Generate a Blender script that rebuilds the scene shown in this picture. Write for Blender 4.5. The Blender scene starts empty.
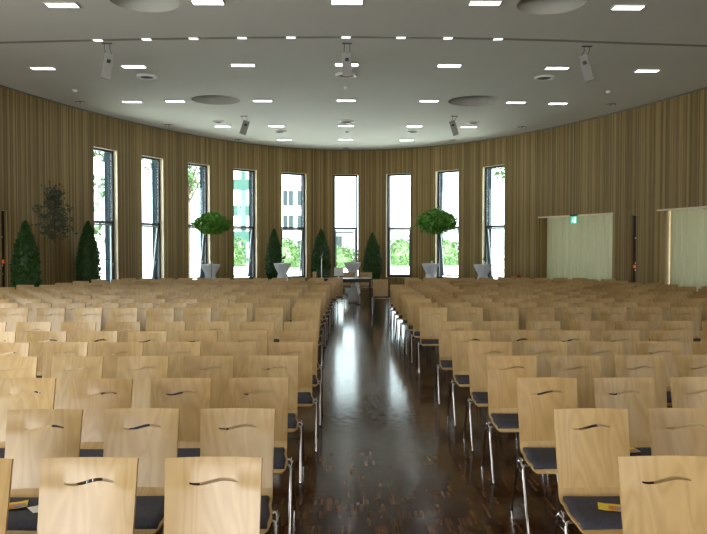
import bpy, bmesh, math, random
from mathutils import Vector, Matrix, Euler
from math import sin, cos, pi, radians as R, sqrt
random.seed(11)
S = bpy.context.scene
COL = S.collection

# ------------------------------------------------------------------ camera
CAMH = 1.777
F = 716.0
cd = bpy.data.cameras.new('camera'); cam = bpy.data.objects.new('camera', cd); COL.objects.link(cam)
cd.sensor_width = 36.0; cd.lens = 36.0 * F / 707.0; cd.clip_start = 0.05; cd.clip_end = 400
cam.location = (0, 0, CAMH)
cam.rotation_euler = Euler((R(90 - 1.68), 0, R(-0.728)), 'XYZ')
S.camera = cam
# ------------------------------------------------------------------ colour management
S.view_settings.view_transform = 'Standard'; S.view_settings.look = 'None'
S.view_settings.gamma = 1.0; S.view_settings.use_curve_mapping = False
S.view_settings.exposure = -0.12
# ------------------------------------------------------------------ world: bright overcast daylight
W = bpy.data.worlds.new('overcast_sky'); S.world = W; W.use_nodes = True
bg = W.node_tree.nodes['Background']
bg.inputs[0].default_value = (0.90, 0.96, 1.0, 1); bg.inputs[1].default_value = 6.0
# ------------------------------------------------------------------ added area lights standing in for unseen windows; walls there are solid
def area(name, loc, target, sx, sy, power, col=(1, 0.97, 0.9)):
    l = bpy.data.lights.new(name, 'AREA'); l.shape = 'RECTANGLE'; l.size = sx; l.size_y = sy
    l.energy = power; l.color = col
    o = bpy.data.objects.new(name, l); COL.objects.link(o); o.location = loc
    d = Vector(target) - Vector(loc); o.rotation_euler = d.to_track_quat('-Z', 'Y').to_euler()
    return o
area('daylight_left_windows', (-8.5, 4.6, 2.5), (0, 15, 1.7), 6.5, 3.6, 640, (0.97, 1, 0.97))
area('daylight_rear_right', (7.3, -4.8, 3.0), (-4.5, 11, 1.2), 4.0, 3.4, 200, (1, 0.97, 0.90))
area('daylight_rear_left', (-4.4, -9.3, 2.6), (1.5, 10, 1.5), 4.0, 3.4, 230, (1, 0.97, 0.88))
area('ceiling_fill_rear', (-3.6, -8.4, .9), (1.5, -1.0, 6.5), 6.0, 1.2, 1050, (1, 0.99, 0.95))  # added upward fill to brighten the ceiling, as if bounced off unseen paving
sl = bpy.data.lights.new('sun', 'SUN'); sl.energy = 45.0; sl.angle = R(1.5); sl.color = (1, .96, .9)
so_ = bpy.data.objects.new('sun', sl); COL.objects.link(so_); so_.rotation_euler = (R(38), 0, R(8))

# ------------------------------------------------------------------ room numbers
H = 5.65                     # ceiling height
XC, YC, EA, EB = 0.276, 7.54, 9.645, 21.46   # oval plan
T = 0.45                     # wall thickness
SILL, WTOP, NTOP, STOP = 0.52, 4.66, 2.74, 2.64
ROT = cam.rotation_euler.to_matrix()
def ray(px, py):
    return (ROT @ Vector(((px - 353.5) / F, -(py - 267.0) / F, -1.0))).normalized()
def at_depth(px, py, Y):
    d = ray(px, py); k = Y / d.y
    return Vector((d.x * k, Y, CAMH + d.z * k))
def at_height(px, py, z):
    d = ray(px, py); k = (z - CAMH) / d.z
    return Vector((d.x * k, d.y * k, z))
def EP(phi, off=0.0):
    n = Vector((EB * sin(phi), EA * cos(phi))).normalized()
    return Vector((XC + EA * sin(phi) + n.x * off, YC + EB * cos(phi) + n.y * off))
def phi_px(px):
    d = ray(px, 246); dx, dy = d.x, d.y
    A = (dx / EA) ** 2 + (dy / EB) ** 2
    B = 2 * ((-XC) * dx / EA ** 2 + (-YC) * dy / EB ** 2)
    C = (XC / EA) ** 2 + (YC / EB) ** 2 - 1
    t = (-B + sqrt(B * B - 4 * A * C)) / (2 * A)
    return math.atan2((t * dx - XC) / EA, (t * dy - YC) / EB)

# ------------------------------------------------------------------ material helpers
def mat(name, col=(.5, .5, .5), rough=.5, metal=0.0, **kw):
    m = bpy.data.materials.new(name); m.use_nodes = True
    b = m.node_tree.nodes['Principled BSDF']
    b.inputs['Base Color'].default_value = (*col, 1); b.inputs['Roughness'].default_value = rough
    b.inputs['Metallic'].default_value = metal
    for k, v in kw.items():
        b.inputs[k.replace('_', ' ')].default_value = v
    return m
def nt(m):
    t = m.node_tree; return t, t.nodes, t.links, t.nodes['Principled BSDF']
def node(t, typ, **kw):
    n = t.nodes.new(typ)
    for k, v in kw.items():
        if k.startswith('i_'): n.inputs[k[2:].replace('_', ' ')].default_value = v
        else: setattr(n, k, v)
    return n
def ramp(t, stops):
    n = t.nodes.new('ShaderNodeValToRGB'); e = n.color_ramp.elements
    while len(e) < len(stops): e.new(0.5)
    for el, (p, c) in zip(e, stops): el.position = p; el.color = (*c, 1)
    return n
def noisy(name, c1, c2, scale=4, rough=.6, bump=0.0, metal=0.0, **kw):
    m = mat(name, c1, rough, metal, **kw); t, N, L, b = nt(m)
    tc = node(t, 'ShaderNodeTexCoord'); nz = node(t, 'ShaderNodeTexNoise', i_Scale=scale, i_Detail=5.0)
    L.new(tc.outputs['Object'], nz.inputs['Vector'])
    r = ramp(t, [(.3, c1), (.7, c2)]); L.new(nz.outputs['Fac'], r.inputs[0]); L.new(r.outputs[0], b.inputs['Base Color'])
    if bump:
        bp = node(t, 'ShaderNodeBump', i_Strength=bump, i_Distance=.02)
        L.new(nz.outputs['Fac'], bp.inputs['Height']); L.new(bp.outputs[0], b.inputs['Normal'])
    return m
def emit(name, col, strength):
    m = mat(name, col, .4); t, N, L, b = nt(m)
    b.inputs['Emission Color'].default_value = (*col, 1); b.inputs['Emission Strength'].default_value = strength
    return m

def wall_wood():
    m = mat('wall_wood_battens', (.2, .15, .07), .62); t, N, L, b = nt(m)
    uv = node(t, 'ShaderNodeTexCoord'); sp = node(t, 'ShaderNodeSeparateXYZ'); L.new(uv.outputs['UV'], sp.inputs[0])
    def strip(width, seed):
        d = node(t, 'ShaderNodeMath', operation='DIVIDE'); d.inputs[1].default_value = width; L.new(sp.outputs[0], d.inputs[0])
        a = node(t, 'ShaderNodeMath', operation='ADD'); a.inputs[1].default_value = seed; L.new(d.outputs[0], a.inputs[0])
        f = node(t, 'ShaderNodeMath', operation='FLOOR'); L.new(a.outputs[0], f.inputs[0])
        w = node(t, 'ShaderNodeTexWhiteNoise', noise_dimensions='1D'); L.new(f.outputs[0], w.inputs['W'])
        return a, w
    a1, w1 = strip(.040, 3.3); a2, w2 = strip(.21, 17.1)
    mp = node(t, 'ShaderNodeMapping'); mp.inputs['Scale'].default_value = (38, .9, 1); L.new(uv.outputs['UV'], mp.inputs[0])
    nz = node(t, 'ShaderNodeTexNoise', i_Scale=1.0, i_Detail=6.0); L.new(mp.outputs[0], nz.inputs['Vector'])
    x1 = node(t, 'ShaderNodeMath', operation='MULTIPLY'); x1.inputs[1].default_value = .42; L.new(w1.outputs['Value'], x1.inputs[0])
    x2 = node(t, 'ShaderNodeMath', operation='MULTIPLY_ADD'); x2.inputs[1].default_value = .13; L.new(w2.outputs['Value'], x2.inputs[0]); L.new(x1.outputs[0], x2.inputs[2])
    x3 = node(t, 'ShaderNodeMath', operation='MULTIPLY_ADD'); x3.inputs[1].default_value = .45; L.new(nz.outputs['Fac'], x3.inputs[0]); L.new(x2.outputs[0], x3.inputs[2])
    r = ramp(t, [(.14, (.120, .072, .019)), (.5, (.265, .176, .055)), (.86, (.46, .335, .130))])
    L.new(x3.outputs[0], r.inputs[0])
    fr = node(t, 'ShaderNodeMath', operation='FRACT'); L.new(a1.outputs[0], fr.inputs[0])
    gr = ramp(t, [(0, (.3, .3, .3)), (.1, (1, 1, 1)), (.92, (1, 1, 1)), (1, (.3, .3, .3))]); L.new(fr.outputs[0], gr.inputs[0])
    mx = node(t, 'ShaderNodeMix', data_type='RGBA', blend_type='MULTIPLY'); mx.inputs[0].default_value = .75
    L.new(r.outputs[0], mx.inputs[6]); L.new(gr.outputs[0], mx.inputs[7]); L.new(mx.outputs[2], b.inputs['Base Color'])
    bp = node(t, 'ShaderNodeBump', i_Strength=.6, i_Distance=.012); L.new(gr.outputs[0], bp.inputs['Height']); L.new(bp.outputs[0], b.inputs['Normal'])
    return m
def parquet():
    m = mat('floor_parquet', (.05, .03, .015), .2, IOR=1.26); t, N, L, b = nt(m)
    tc = node(t, 'ShaderNodeTexCoord'); mp = node(t, 'ShaderNodeMapping'); mp.inputs['Rotation'].default_value = (0, 0, pi / 2)
    L.new(tc.outputs['Object'], mp.inputs[0])
    br = node(t, 'ShaderNodeTexBrick', offset=0.0, squash=1.0)
    br.inputs['Scale'].default_value = 1.0; br.inputs['Brick Width'].default_value = .125; br.inputs['Row Height'].default_value = .021
    br.inputs['Mortar Size'].default_value = .0012; br.inputs['Mortar'].default_value = (.008, .005, .003, 1)
    br.inputs['Color1'].default_value = (0, 0, 0, 1); br.inputs['Color2'].default_value = (1, 1, 1, 1); br.inputs['Bias'].default_value = 0
    L.new(mp.outputs[0], br.inputs['Vector'])
    r = ramp(t, [(0, (.022, .009, .004)), (.3, (.045, .018, .007)), (.6, (.070, .028, .010)), (.85, (.095, .038, .014)), (1, (.14, .058, .020))])
    L.new(br.outputs['Color'], r.inputs[0])
    nz = node(t, 'ShaderNodeTexNoise', i_Scale=.8, i_Detail=4.0); L.new(tc.outputs['Object'], nz.inputs['Vector'])
    r2 = ramp(t, [(.3, (.7, .7, .7)), (.7, (1.15, 1.15, 1.15))]); L.new(nz.outputs['Fac'], r2.inputs[0])
    mx = node(t, 'ShaderNodeMix', data_type='RGBA', blend_type='MULTIPLY'); mx.inputs[0].default_value = 1
    L.new(r.outputs[0], mx.inputs[6]); L.new(r2.outputs[0], mx.inputs[7]); L.new(mx.outputs[2], b.inputs['Base Color'])
    n2 = node(t, 'ShaderNodeTexNoise', i_Scale=14.0, i_Detail=3.0); L.new(tc.outputs['Object'], n2.inputs['Vector'])
    r3 = ramp(t, [(.3, (.09, .09, .09)), (.7, (.17, .17, .17))]); L.new(n2.outputs['Fac'], r3.inputs[0]); L.new(r3.outputs[0], b.inputs['Roughness'])
    bp = node(t, 'ShaderNodeBump', i_Strength=.09, i_Distance=.02); L.new(br.outputs['Color'], bp.inputs['Height']); L.new(bp.outputs[0], b.inputs['Normal'])
    return m
def plywood():
    m = mat('beech_plywood', (.6, .42, .2), .33, Specular_IOR_Level=.55); t, N, L, b = nt(m)
    tc = node(t, 'ShaderNodeTexCoord'); oi = node(t, 'ShaderNodeObjectInfo')
    ad = node(t, 'ShaderNodeVectorMath', operation='MULTIPLY_ADD'); ad.inputs[1].default_value = (7, 3, 5)
    cb = node(t, 'ShaderNodeCombineXYZ')
    for i in range(3): L.new(oi.outputs['Random'], cb.inputs[i])
    L.new(cb.outputs[0], ad.inputs[0]); L.new(tc.outputs['Object'], ad.inputs[2])
    mp = node(t, 'ShaderNodeMapping'); mp.inputs['Scale'].default_value = (5.5, 2.0, 1.1); L.new(ad.outputs[0], mp.inputs[0])
    nz = node(t, 'ShaderNodeTexNoise', i_Scale=1.3, i_Detail=1.5, i_Distortion=.7); L.new(mp.outputs[0], nz.inputs['Vector'])
    ml = node(t, 'ShaderNodeMath', operation='MULTIPLY'); ml.inputs[1].default_value = 13; L.new(nz.outputs['Fac'], ml.inputs[0])
    fr = node(t, 'ShaderNodeMath', operation='PINGPONG'); fr.inputs[1].default_value = 1; L.new(ml.outputs[0], fr.inputs[0])
    mp2 = node(t, 'ShaderNodeMapping'); mp2.inputs['Scale'].default_value = (160, 30, 5); L.new(ad.outputs[0], mp2.inputs[0])
    n2 = node(t, 'ShaderNodeTexNoise', i_Scale=1.0, i_Detail=3.0); L.new(mp2.outputs[0], n2.inputs['Vector'])
    mm = node(t, 'ShaderNodeMath', operation='MULTIPLY_ADD'); mm.inputs[1].default_value = .35; L.new(n2.outputs['Fac'], mm.inputs[0]); 
    m5 = node(t, 'ShaderNodeMath', operation='MULTIPLY'); m5.inputs[1].default_value = .6; L.new(fr.outputs[0], m5.inputs[0]); L.new(m5.outputs[0], mm.inputs[2])
    r = ramp(t, [(0.05, (.435, .290, .120)), (.5, (.50, .345, .150)), (1, (.55, .395, .185))]); L.new(mm.outputs[0], r.inputs[0])
    r2 = ramp(t, [(0, (.74, .68, .58)), (.25, (.92, .86, .78)), (.6, (.97, .95, .93)), (1, (1.06, 1.06, 1.10))]); L.new(oi.outputs['Random'], r2.inputs[0])
    mx = node(t, 'ShaderNodeMix', data_type='RGBA', blend_type='MULTIPLY'); mx.inputs[0].default_value = 1
    L.new(r.outputs[0], mx.inputs[6]); L.new(r2.outputs[0], mx.inputs[7]); L.new(mx.outputs[2], b.inputs['Base Color'])
    return m
def leafy(name, c1, c2):
    m = noisy(name, c1, c2, 9, .55); return m
def glass():
    m = bpy.data.materials.new('window_glass'); m.use_nodes = True; t = m.node_tree; t.nodes.clear()
    o = node(t, 'ShaderNodeOutputMaterial'); tr = node(t, 'ShaderNodeBsdfTransparent'); gl = node(t, 'ShaderNodeBsdfGlossy')
    tr.inputs[0].default_value = (.90, .96, .95, 1); gl.inputs['Roughness'].default_value = .02
    mx = node(t, 'ShaderNodeMixShader'); mx.inputs[0].default_value = .07
    t.links.new(tr.outputs[0], mx.inputs[1]); t.links.new(gl.outputs[0], mx.inputs[2]); t.links.new(mx.outputs[0], o.inputs[0])
    return m
def cloth_mat(name, col, trans=.3):
    m = bpy.data.materials.new(name); m.use_nodes = True; t = m.node_tree; t.nodes.clear()
    o = node(t, 'ShaderNodeOutputMaterial'); a = node(t, 'ShaderNodeBsdfDiffuse'); b = node(t, 'ShaderNodeBsdfTranslucent')
    a.inputs[0].default_value = (*col, 1); b.inputs[0].default_value = (*col, 1)
    mx = node(t, 'ShaderNodeMixShader'); mx.inputs[0].default_value = trans
    t.links.new(a.outputs[0], mx.inputs[1]); t.links.new(b.outputs[0], mx.inputs[2]); t.links.new(mx.outputs[0], o.inputs[0])
    return m

M = dict(
    wall=wall_wood(), floor=parquet(), ply=plywood(),
    reveal=noisy('reveal_wood', (.74, .64, .44), (.84, .74, .54), 6, .5),
    plyedge=noisy('plywood_edge', (.50, .32, .13), (.60, .40, .18), 30, .5),
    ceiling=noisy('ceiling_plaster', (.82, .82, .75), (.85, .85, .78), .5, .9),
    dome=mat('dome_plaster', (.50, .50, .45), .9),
    cushion=noisy('charcoal_fabric', (.030, .030, .046), (.050, .050, .070), 60, .85, .15),
    chrome=mat('chrome', (.62, .62, .65), .10, 1.0),
    darkmetal=mat('dark_window_metal', (.018, .022, .028), .4, .3),
    fin=mat('blue_grey_lining', (.008, .022, .034), .7, Specular_IOR_Level=.08),
    sash=mat('sash_aluminium', (.24, .27, .28), .4, .4),
    glass=glass(), black=mat('black_plastic', (.012, .012, .013), .45), 
    white=mat('white_plastic', (.75, .76, .76), .4), spk=noisy('speaker_shell', (.34, .34, .31), (.38, .38, .35), 8, .5),
    slotline=mat('ceiling_slot_strip', (.36, .34, .27), .8),
    spkfront=mat('speaker_grille', (.30, .30, .275), .6),
    linen=cloth_mat('white_linen', (.86, .88, .92), .45), curtain=cloth_mat('pale_green_curtain', (.50, .51, .34), .04),
    lamp=emit('lamp_diffuser', (1, .97, .98), 9.0), slotlamp=emit('slot_lamp_diffuser', (.9, .96, 1), 1.5), frame=mat('lamp_frame', (.55, .55, .52), .5),
    grille=mat('vent_metal', (.10, .10, .095), .5, .5), ring=mat('vent_ring', (.92, .92, .90), .4),
    slot=mat('ceiling_slot', (.17, .16, .13), .7),
    cyp=leafy('cypress_green', (.014, .05, .008), (.035, .10, .014)),
    ball=leafy('ball_tree_green', (.045, .18, .012), (.13, .36, .03)),
    olive=leafy('grey_green_leaves', (.035, .05, .028), (.085, .11, .06)),
    bark=noisy('bark', (.05, .032, .02), (.12, .08, .05), 20, .8, .3), pot=noisy('clay_pot', (.20, .09, .05), (.27, .13, .07), 10, .8),
    soil=noisy('soil', (.02, .013, .008), (.05, .03, .02), 30, .95, .5),
    outtree=leafy('outdoor_leaves', (.018, .055, .010), (.06, .12, .03)), grass=noisy('lawn', (.07, .14, .03), (.14, .22, .07), 5, .9),
    pave=noisy('pale_paving', (.70, .70, .68), (.78, .77, .74), 2, .8),
    teal=mat('teal_facade', (.012, .050, .040), .4), facade=noisy('white_facade', (.42, .46, .45), (.52, .55, .53), 1, .8),
    dkglass=mat('dark_opening', (.02, .03, .035), .2),
    tabletop=noisy('dark_table_wood', (.035, .02, .012), (.06, .035, .02), 5, .35),
    red=emit('red_lamp', (.8, .08, .02), .6), signgreen=emit('exit_green', (.0, .42, .30), 1.0), signwhite=emit('exit_white', (.8, 1, .95), 1.1),
    paper=mat('white_paper', (.8, .8, .78), .6), yellow=noisy('leaflet_print', (.78, .52, .03), (.70, .62, .05), 30, .4), orange=mat('leaflet_orange', (.62, .17, .03), .4), blue=mat('leaflet_blue', (.18, .25, .50), .4),
    wax=mat('candle_wax', (.85, .8, .65), .4), redcloth=mat('red_fabric', (.45, .03, .04), .7), stem=mat('plant_stem', (.30, .27, .20), .8),
)

# ------------------------------------------------------------------ object helpers
def link(name, me, parent=None):
    o = bpy.data.objects.new(name, me); COL.objects.link(o)
    if parent is not None: o.parent = parent
    return o
def meshob(name, bm, mats, parent=None, smooth=False):
    me = bpy.data.meshes.new(name)
    bmesh.ops.recalc_face_normals(bm, faces=bm.faces)
    if smooth:
        for f in bm.faces: f.smooth = True
    bm.to_mesh(me); bm.free()
    for m in (mats if isinstance(mats, (list, tuple)) else [mats]): me.materials.append(m)
    return link(name, me, parent)
def tag(o, label=None, cat=None, group=None, kind=None):
    if label: o['label'] = label
    if cat: o['category'] = cat
    if group: o['group'] = group
    if kind: o['kind'] = kind
    return o
def thing(name, loc, rz, label, cat, group=None):
    o = bpy.data.objects.new(name, None); COL.objects.link(o); o.empty_display_size = .1
    o.location = loc; o.rotation_euler = (0, 0, rz)
    return tag(o, label, cat, group)
def box(bm, c, s, rot=None, mi=0, bev=0.0):
    r = bmesh.ops.create_cube(bm, size=1.0); vs = r['verts']
    for v in vs: v.co = Vector((v.co.x * s[0], v.co.y * s[1], v.co.z * s[2]))
    if bev:
        es = list({e for v in vs for e in v.link_edges})
        rr = bmesh.ops.bevel(bm, geom=es, offset=bev, segments=2, profile=.5, affect='EDGES')
        vs = list({v for f in rr['faces'] for v in f.verts} | {v for v in vs if v.is_valid})
    for v in vs:
        if rot is not None: v.co = rot @ v.co
        v.co += Vector(c)
    for f in {f for v in vs for f in v.link_faces}: f.material_index = mi
    return vs
def tube(bm, pts, r, n=8, mi=0, caps=True):
    pts = [Vector(p) for p in pts]; rings = []
    rs = r if isinstance(r, (list, tuple)) else [r] * len(pts)
    up = None
    for i, p in enumerate(pts):
        d = (pts[min(i + 1, len(pts) - 1)] - pts[max(i - 1, 0)]).normalized()
        if up is None: up = d.orthogonal().normalized()
        up = (up - d * up.dot(d)).normalized(); s = d.cross(up)
        rings.append([bm.verts.new(p + (up * cos(2 * pi * k / n) + s * sin(2 * pi * k / n)) * rs[i]) for k in range(n)])
    for a, b in zip(rings, rings[1:]):
        for k in range(n):
            f = bm.faces.new((a[k], a[(k + 1) % n], b[(k + 1) % n], b[k])); f.material_index = mi; f.smooth = True
    if caps:
        for q in (rings[0], rings[-1]):
            f = bm.faces.new(q); f.material_index = mi
def lathe(bm, prof, n=24, c=(0, 0, 0), mi=0, wob=None):
    rings = []
    for i, (r, z) in enumerate(prof):
        ring = []
        for k in range(n):
            a = 2 * pi * k / n; rr = r * (1 + (wob(a, z) if wob else 0))
            ring.append(bm.verts.new((c[0] + rr * cos(a), c[1] + rr * sin(a), c[2] + z)))
        rings.append(ring)
    for a, b in zip(rings, rings[1:]):
        for k in range(n):
            f = bm.faces.new((a[k], a[(k + 1) % n], b[(k + 1) % n], b[k])); f.smooth = True; f.material_index = mi
    for q in (rings[0], rings[-1]):
        try: f = bm.faces.new(q); f.material_index = mi
        except Exception: pass
def B(): return bmesh.new()

# ------------------------------------------------------------------ floor and ceiling
bm = B()
pl = [EP(2 * pi * i / 120, .3) for i in range(120)]
bm.faces.new([bm.verts.new((p.x, p.y, 0)) for p in pl]); 
fl = meshob('floor', bm, M['floor']); tag(fl, 'dark brown glossy strip parquet floor', kind='structure')
if fl.data.polygons[0].normal.z < 0: fl.data.flip_normals()

dome_px = [(144.5, 1.0, 35.2), (551.5, 3.5, 35.0), (215.8, 100.0, 23.7), (474.5, 101, 26.0)]
domes = []
for x, y, hw in dome_px:
    c = at_height(x, y, H); domes.append((c, hw * c.y / F * (.965 if hw > 30 else 1)))
bm = B()
edges = []
def loop(pts, z):
    vs = [bm.verts.new((p[0], p[1], z)) for p in pts]
    return [bm.edges.new((vs[i], vs[(i + 1) % len(vs)])) for i in range(len(vs))]
edges += loop(pl, H)
for c, r in domes: edges += loop([(c.x + r * cos(2 * pi * k / 40), c.y + r * sin(2 * pi * k / 40)) for k in range(40)], H)
bmesh.ops.triangle_fill(bm, edges=edges, use_beauty=True, use_dissolve=False)
ce = meshob('ceiling', bm, M['ceiling']); tag(ce, 'pale grey plaster ceiling with round recesses', kind='structure')
bm = B(); bm.faces.new([bm.verts.new((p.x, p.y, H + .75)) for p in pl]); ro = meshob('ceiling_roof', bm, M['dome']); tag(ro, kind='structure')
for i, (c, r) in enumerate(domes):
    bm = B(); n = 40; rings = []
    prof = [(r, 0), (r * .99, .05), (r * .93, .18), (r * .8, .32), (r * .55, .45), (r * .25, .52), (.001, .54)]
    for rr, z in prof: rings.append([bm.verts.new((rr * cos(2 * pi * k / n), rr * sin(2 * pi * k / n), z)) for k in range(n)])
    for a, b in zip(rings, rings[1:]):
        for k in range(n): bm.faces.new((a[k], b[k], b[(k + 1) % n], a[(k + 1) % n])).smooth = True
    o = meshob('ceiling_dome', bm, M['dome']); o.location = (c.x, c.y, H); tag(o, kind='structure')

# ------------------------------------------------------------------ walls (one oval, cut by windows and niches)
WIN = [(94.6, 118), (142.4, 163.8), (188.6, 210), (234, 257), (281.5, 306.5), (333.5, 358), (386, 411), (435.5, 458.3), (482.3, 504)]
openings = []
for a, b in WIN: openings.append((phi_px(a), phi_px(b), SILL, WTOP, 'win'))
NICHE = [(538, 612.5), (657, 724)]
for a, b in NICHE: openings.append((phi_px(a), phi_px(b), 0.0, NTOP, 'niche'))
SLOTS = [(2.0, 7.4), (630.6, 636.0)]
for a, b in SLOTS: openings.append((phi_px(a), phi_px(b), 0.15, STOP, 'slot'))
REAR = [(R(128), R(141)), (R(144), R(157)), (R(-141), R(-128)), (R(-157), R(-144)), (R(165), R(177)), (R(-177), R(-165))]
def build_wall(name, p0, p1, label):
    zs = [0, .15, SILL, STOP, NTOP, WTOP, H]
    ph = {p0, p1}
    n = int((p1 - p0) / R(1.5)) + 1
    for i in range(n + 1): ph.add(p0 + (p1 - p0) * i / n)
    ops = [o for o in openings if o[1] > p0 and o[0] < p1]
    for o in ops: ph.discard(min(ph, key=lambda q: abs(q - o[0]) if p0 < q < p1 else 9)); ph.add(o[0]); ph.add(o[1])
    ph = sorted(ph); ph = [q for i, q in enumerate(ph) if i == 0 or q - ph[i - 1] > 1e-5]
    def solid(i, j):
        if i < 0 or j < 0 or i >= len(ph) - 1 or j >= len(zs) - 1: return None
        pm = (ph[i] + ph[i + 1]) / 2; zm = (zs[j] + zs[j + 1]) / 2
        return not any(o[0] < pm < o[1] and o[2] < zm < o[3] for o in ops)
    def side(ph_):
        return 0 if any(o[4] != 'win' and min(abs(ph_ - o[0]), abs(ph_ - o[1])) < 1e-4 for o in ops) else 1
    # arc length
    arc = [0.0]
    for i in range(1, len(ph)): arc.append(arc[-1] + (EP(ph[i]) - EP(ph[i - 1])).length)
    bm = B(); uvl = bm.loops.layers.uv.new('UVMap')
    def V(i, j, o): 
        p = EP(ph[i], o); return (p.x, p.y, zs[j])
    def quad(cs, uvs, mi=0):
        f = bm.faces.new([bm.verts.new(c) for c in cs]); f.material_index = mi
        for l, u in zip(f.loops, uvs): l[uvl].uv = u
    for i in range(len(ph) - 1):
        for j in range(len(zs) - 1):
            if not solid(i, j): continue
            a, b = arc[i], arc[i + 1]; z0, z1 = zs[j], zs[j + 1]
            quad([V(i, j, 0), V(i + 1, j, 0), V(i + 1, j + 1, 0), V(i, j + 1, 0)], [(a, z0), (b, z0), (b, z1), (a, z1)])
            quad([V(i, j, T), V(i, j + 1, T), V(i + 1, j + 1, T), V(i + 1, j, T)], [(a, z0), (a, z1), (b, z1), (b, z0)])
            for (di, dj, e) in ((-1, 0, 0), (1, 0, 1), (0, -1, 2), (0, 1, 3)):
                if solid(i + di, j + dj) is False:
                    if e == 0: quad([V(i, j, 0), V(i, j + 1, 0), V(i, j + 1, T), V(i, j, T)], [(0, z0), (0, z1), (T, z1), (T, z0)], side(ph[i]))
                    if e == 1: quad([V(i + 1, j, 0), V(i + 1, j, T), V(i + 1, j + 1, T), V(i + 1, j + 1, 0)], [(0, z0), (T, z0), (T, z1), (0, z1)], side(ph[i + 1]))
                    if e == 2: quad([V(i, j, 0), V(i, j, T), V(i + 1, j, T), V(i + 1, j, 0)], [(a, 0), (a, T), (b, T), (b, 0)], 1)
                    if e == 3: quad([V(i, j + 1, 0), V(i + 1, j + 1, 0), V(i + 1, j + 1, T), V(i, j + 1, T)], [(a, 0), (b, 0), (b, T), (a, T)], 1)
    me = bpy.data.meshes.new(name); bm.to_mesh(me); bm.free(); me.materials.append(M['wall']); me.materials.append(M['reveal'])
    o = link(name, me); tag(o, label, kind='structure'); return o
q1 = phi_px(75); q2 = phi_px(522)
build_wall('wall_left', R(-100), q1, 'curved wood-battened wall on the left')
build_wall('wall_front', q1, q2, 'curved wood-battened wall with nine tall windows')
build_wall('wall_right', q2, R(100), 'curved wood-battened wall with curtained niches')
build_wall('wall_back', R(100), R(180), 'curved wall behind the camera'); build_wall('wall_back', R(-180), R(-100), 'curved wall behind the camera')
# dark shadow-gap trim at the ceiling
bm = B(); n = 160
for i in range(n):
    a0, a1 = R(-110 + 220 * i / n), R(-110 + 220 * (i + 1) / n)
    for (o0, z0, o1, z1) in ((-.03, H - .002, -.03, H - .035), (-.03, H - .035, .01, H - .035)):
        p, q, r_, s = EP(a0, o0), EP(a1, o0), EP(a1, o1), EP(a0, o1)
        bm.faces.new([bm.verts.new((v.x, v.y, z)) for v, z in ((p, z0), (q, z0), (r_, z1), (s, z1))])
tag(meshob('trim_1', bm, M['slot']), 'dark shadow gap between wall and ceiling', kind='structure')

# ------------------------------------------------------------------ windows
def frame_bm(w, z0, z1, y0, y1, t, x0=None):
    bm = B(); h = z1 - z0; yc = (y0 + y1) / 2; d = y1 - y0
    box(bm, (-w / 2 + t / 2, yc, (z0 + z1) / 2), (t, d, h)); box(bm, (w / 2 - t / 2, yc, (z0 + z1) / 2), (t, d, h))
    box(bm, (0, yc, z0 + t / 2), (w - 2 * t, d, t)); box(bm, (0, yc, z1 - t / 2), (w - 2 * t, d, t))
    return bm
TR = 2.49
for i, (a, b) in enumerate(WIN):
    P0, P1 = EP(phi_px(a)), EP(phi_px(b)); mid = (P0 + P1) / 2; u = (P1 - P0); w = u.length; rz = math.atan2(u.y, u.x)
    r0 = thing('window_%d' % (i + 1), (mid.x, mid.y, SILL), rz, None, None); tag(r0, 'tall narrow window with dark frame, %s from the left' % ['first', 'second', 'third', 'fourth', 'fifth', 'sixth', 'seventh', 'eighth', 'ninth'][i], kind='structure')
    hh = WTOP - SILL; w -= .012; tr = TR - SILL
    meshob('window_frame', frame_bm(w, .004, hh - .004, .13, .21, .065), M['darkmetal'], r0)
    bm = B(); box(bm, (0, .17, tr), (w - .13, .08, .075)); meshob('transom', bm, M['darkmetal'], r0)
    bm = B(); box(bm, (0, .185, (tr + hh) / 2), (w - .14, .012, hh - tr - .09)); meshob('pane', bm, M['glass'], r0)
    ang = R(7.5) if i in (1, 2, 3, 4, 7, 8) else 0.0
    sroot = frame_bm(w - .14, .07, tr - .045, .145, .195, .05)
    piv = Vector((0, .17, tr - .045)); rot = Matrix.Rotation(ang, 4, 'X')
    for v in sroot.verts: v.co = rot @ (v.co - piv) + piv
    so = meshob('sash', sroot, M['sash'], r0)
    bm = B(); box(bm, (0, .17, (.065 + tr - .04) / 2), (w - .23, .01, tr - .2))
    for v in bm.verts: v.co = rot @ (v.co - piv) + piv
    meshob('pane', bm, M['glass'], so)
    bm = B(); hx = w / 2 - .09
    tube(bm, [(hx, .15, .62), (hx, .10, .62)], .010); tube(bm, [(hx, .105, .62), (hx, .105, .75)], .010)
    for v in bm.verts: v.co = rot @ (v.co - piv) + piv
    meshob('handle', bm, M['chrome'], so)
    bm = B()
    for s in (-1, 1): box(bm, (s * (w / 2 - .008), .34, hh / 2), (.016, .25, hh - .01))
    box(bm, (0, .34, hh - .012), (w - .04, .25, .016)); box(bm, (0, .34, .012), (w - .04, .25, .016))
    meshob('outer_lining', bm, M['fin'], r0)

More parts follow.
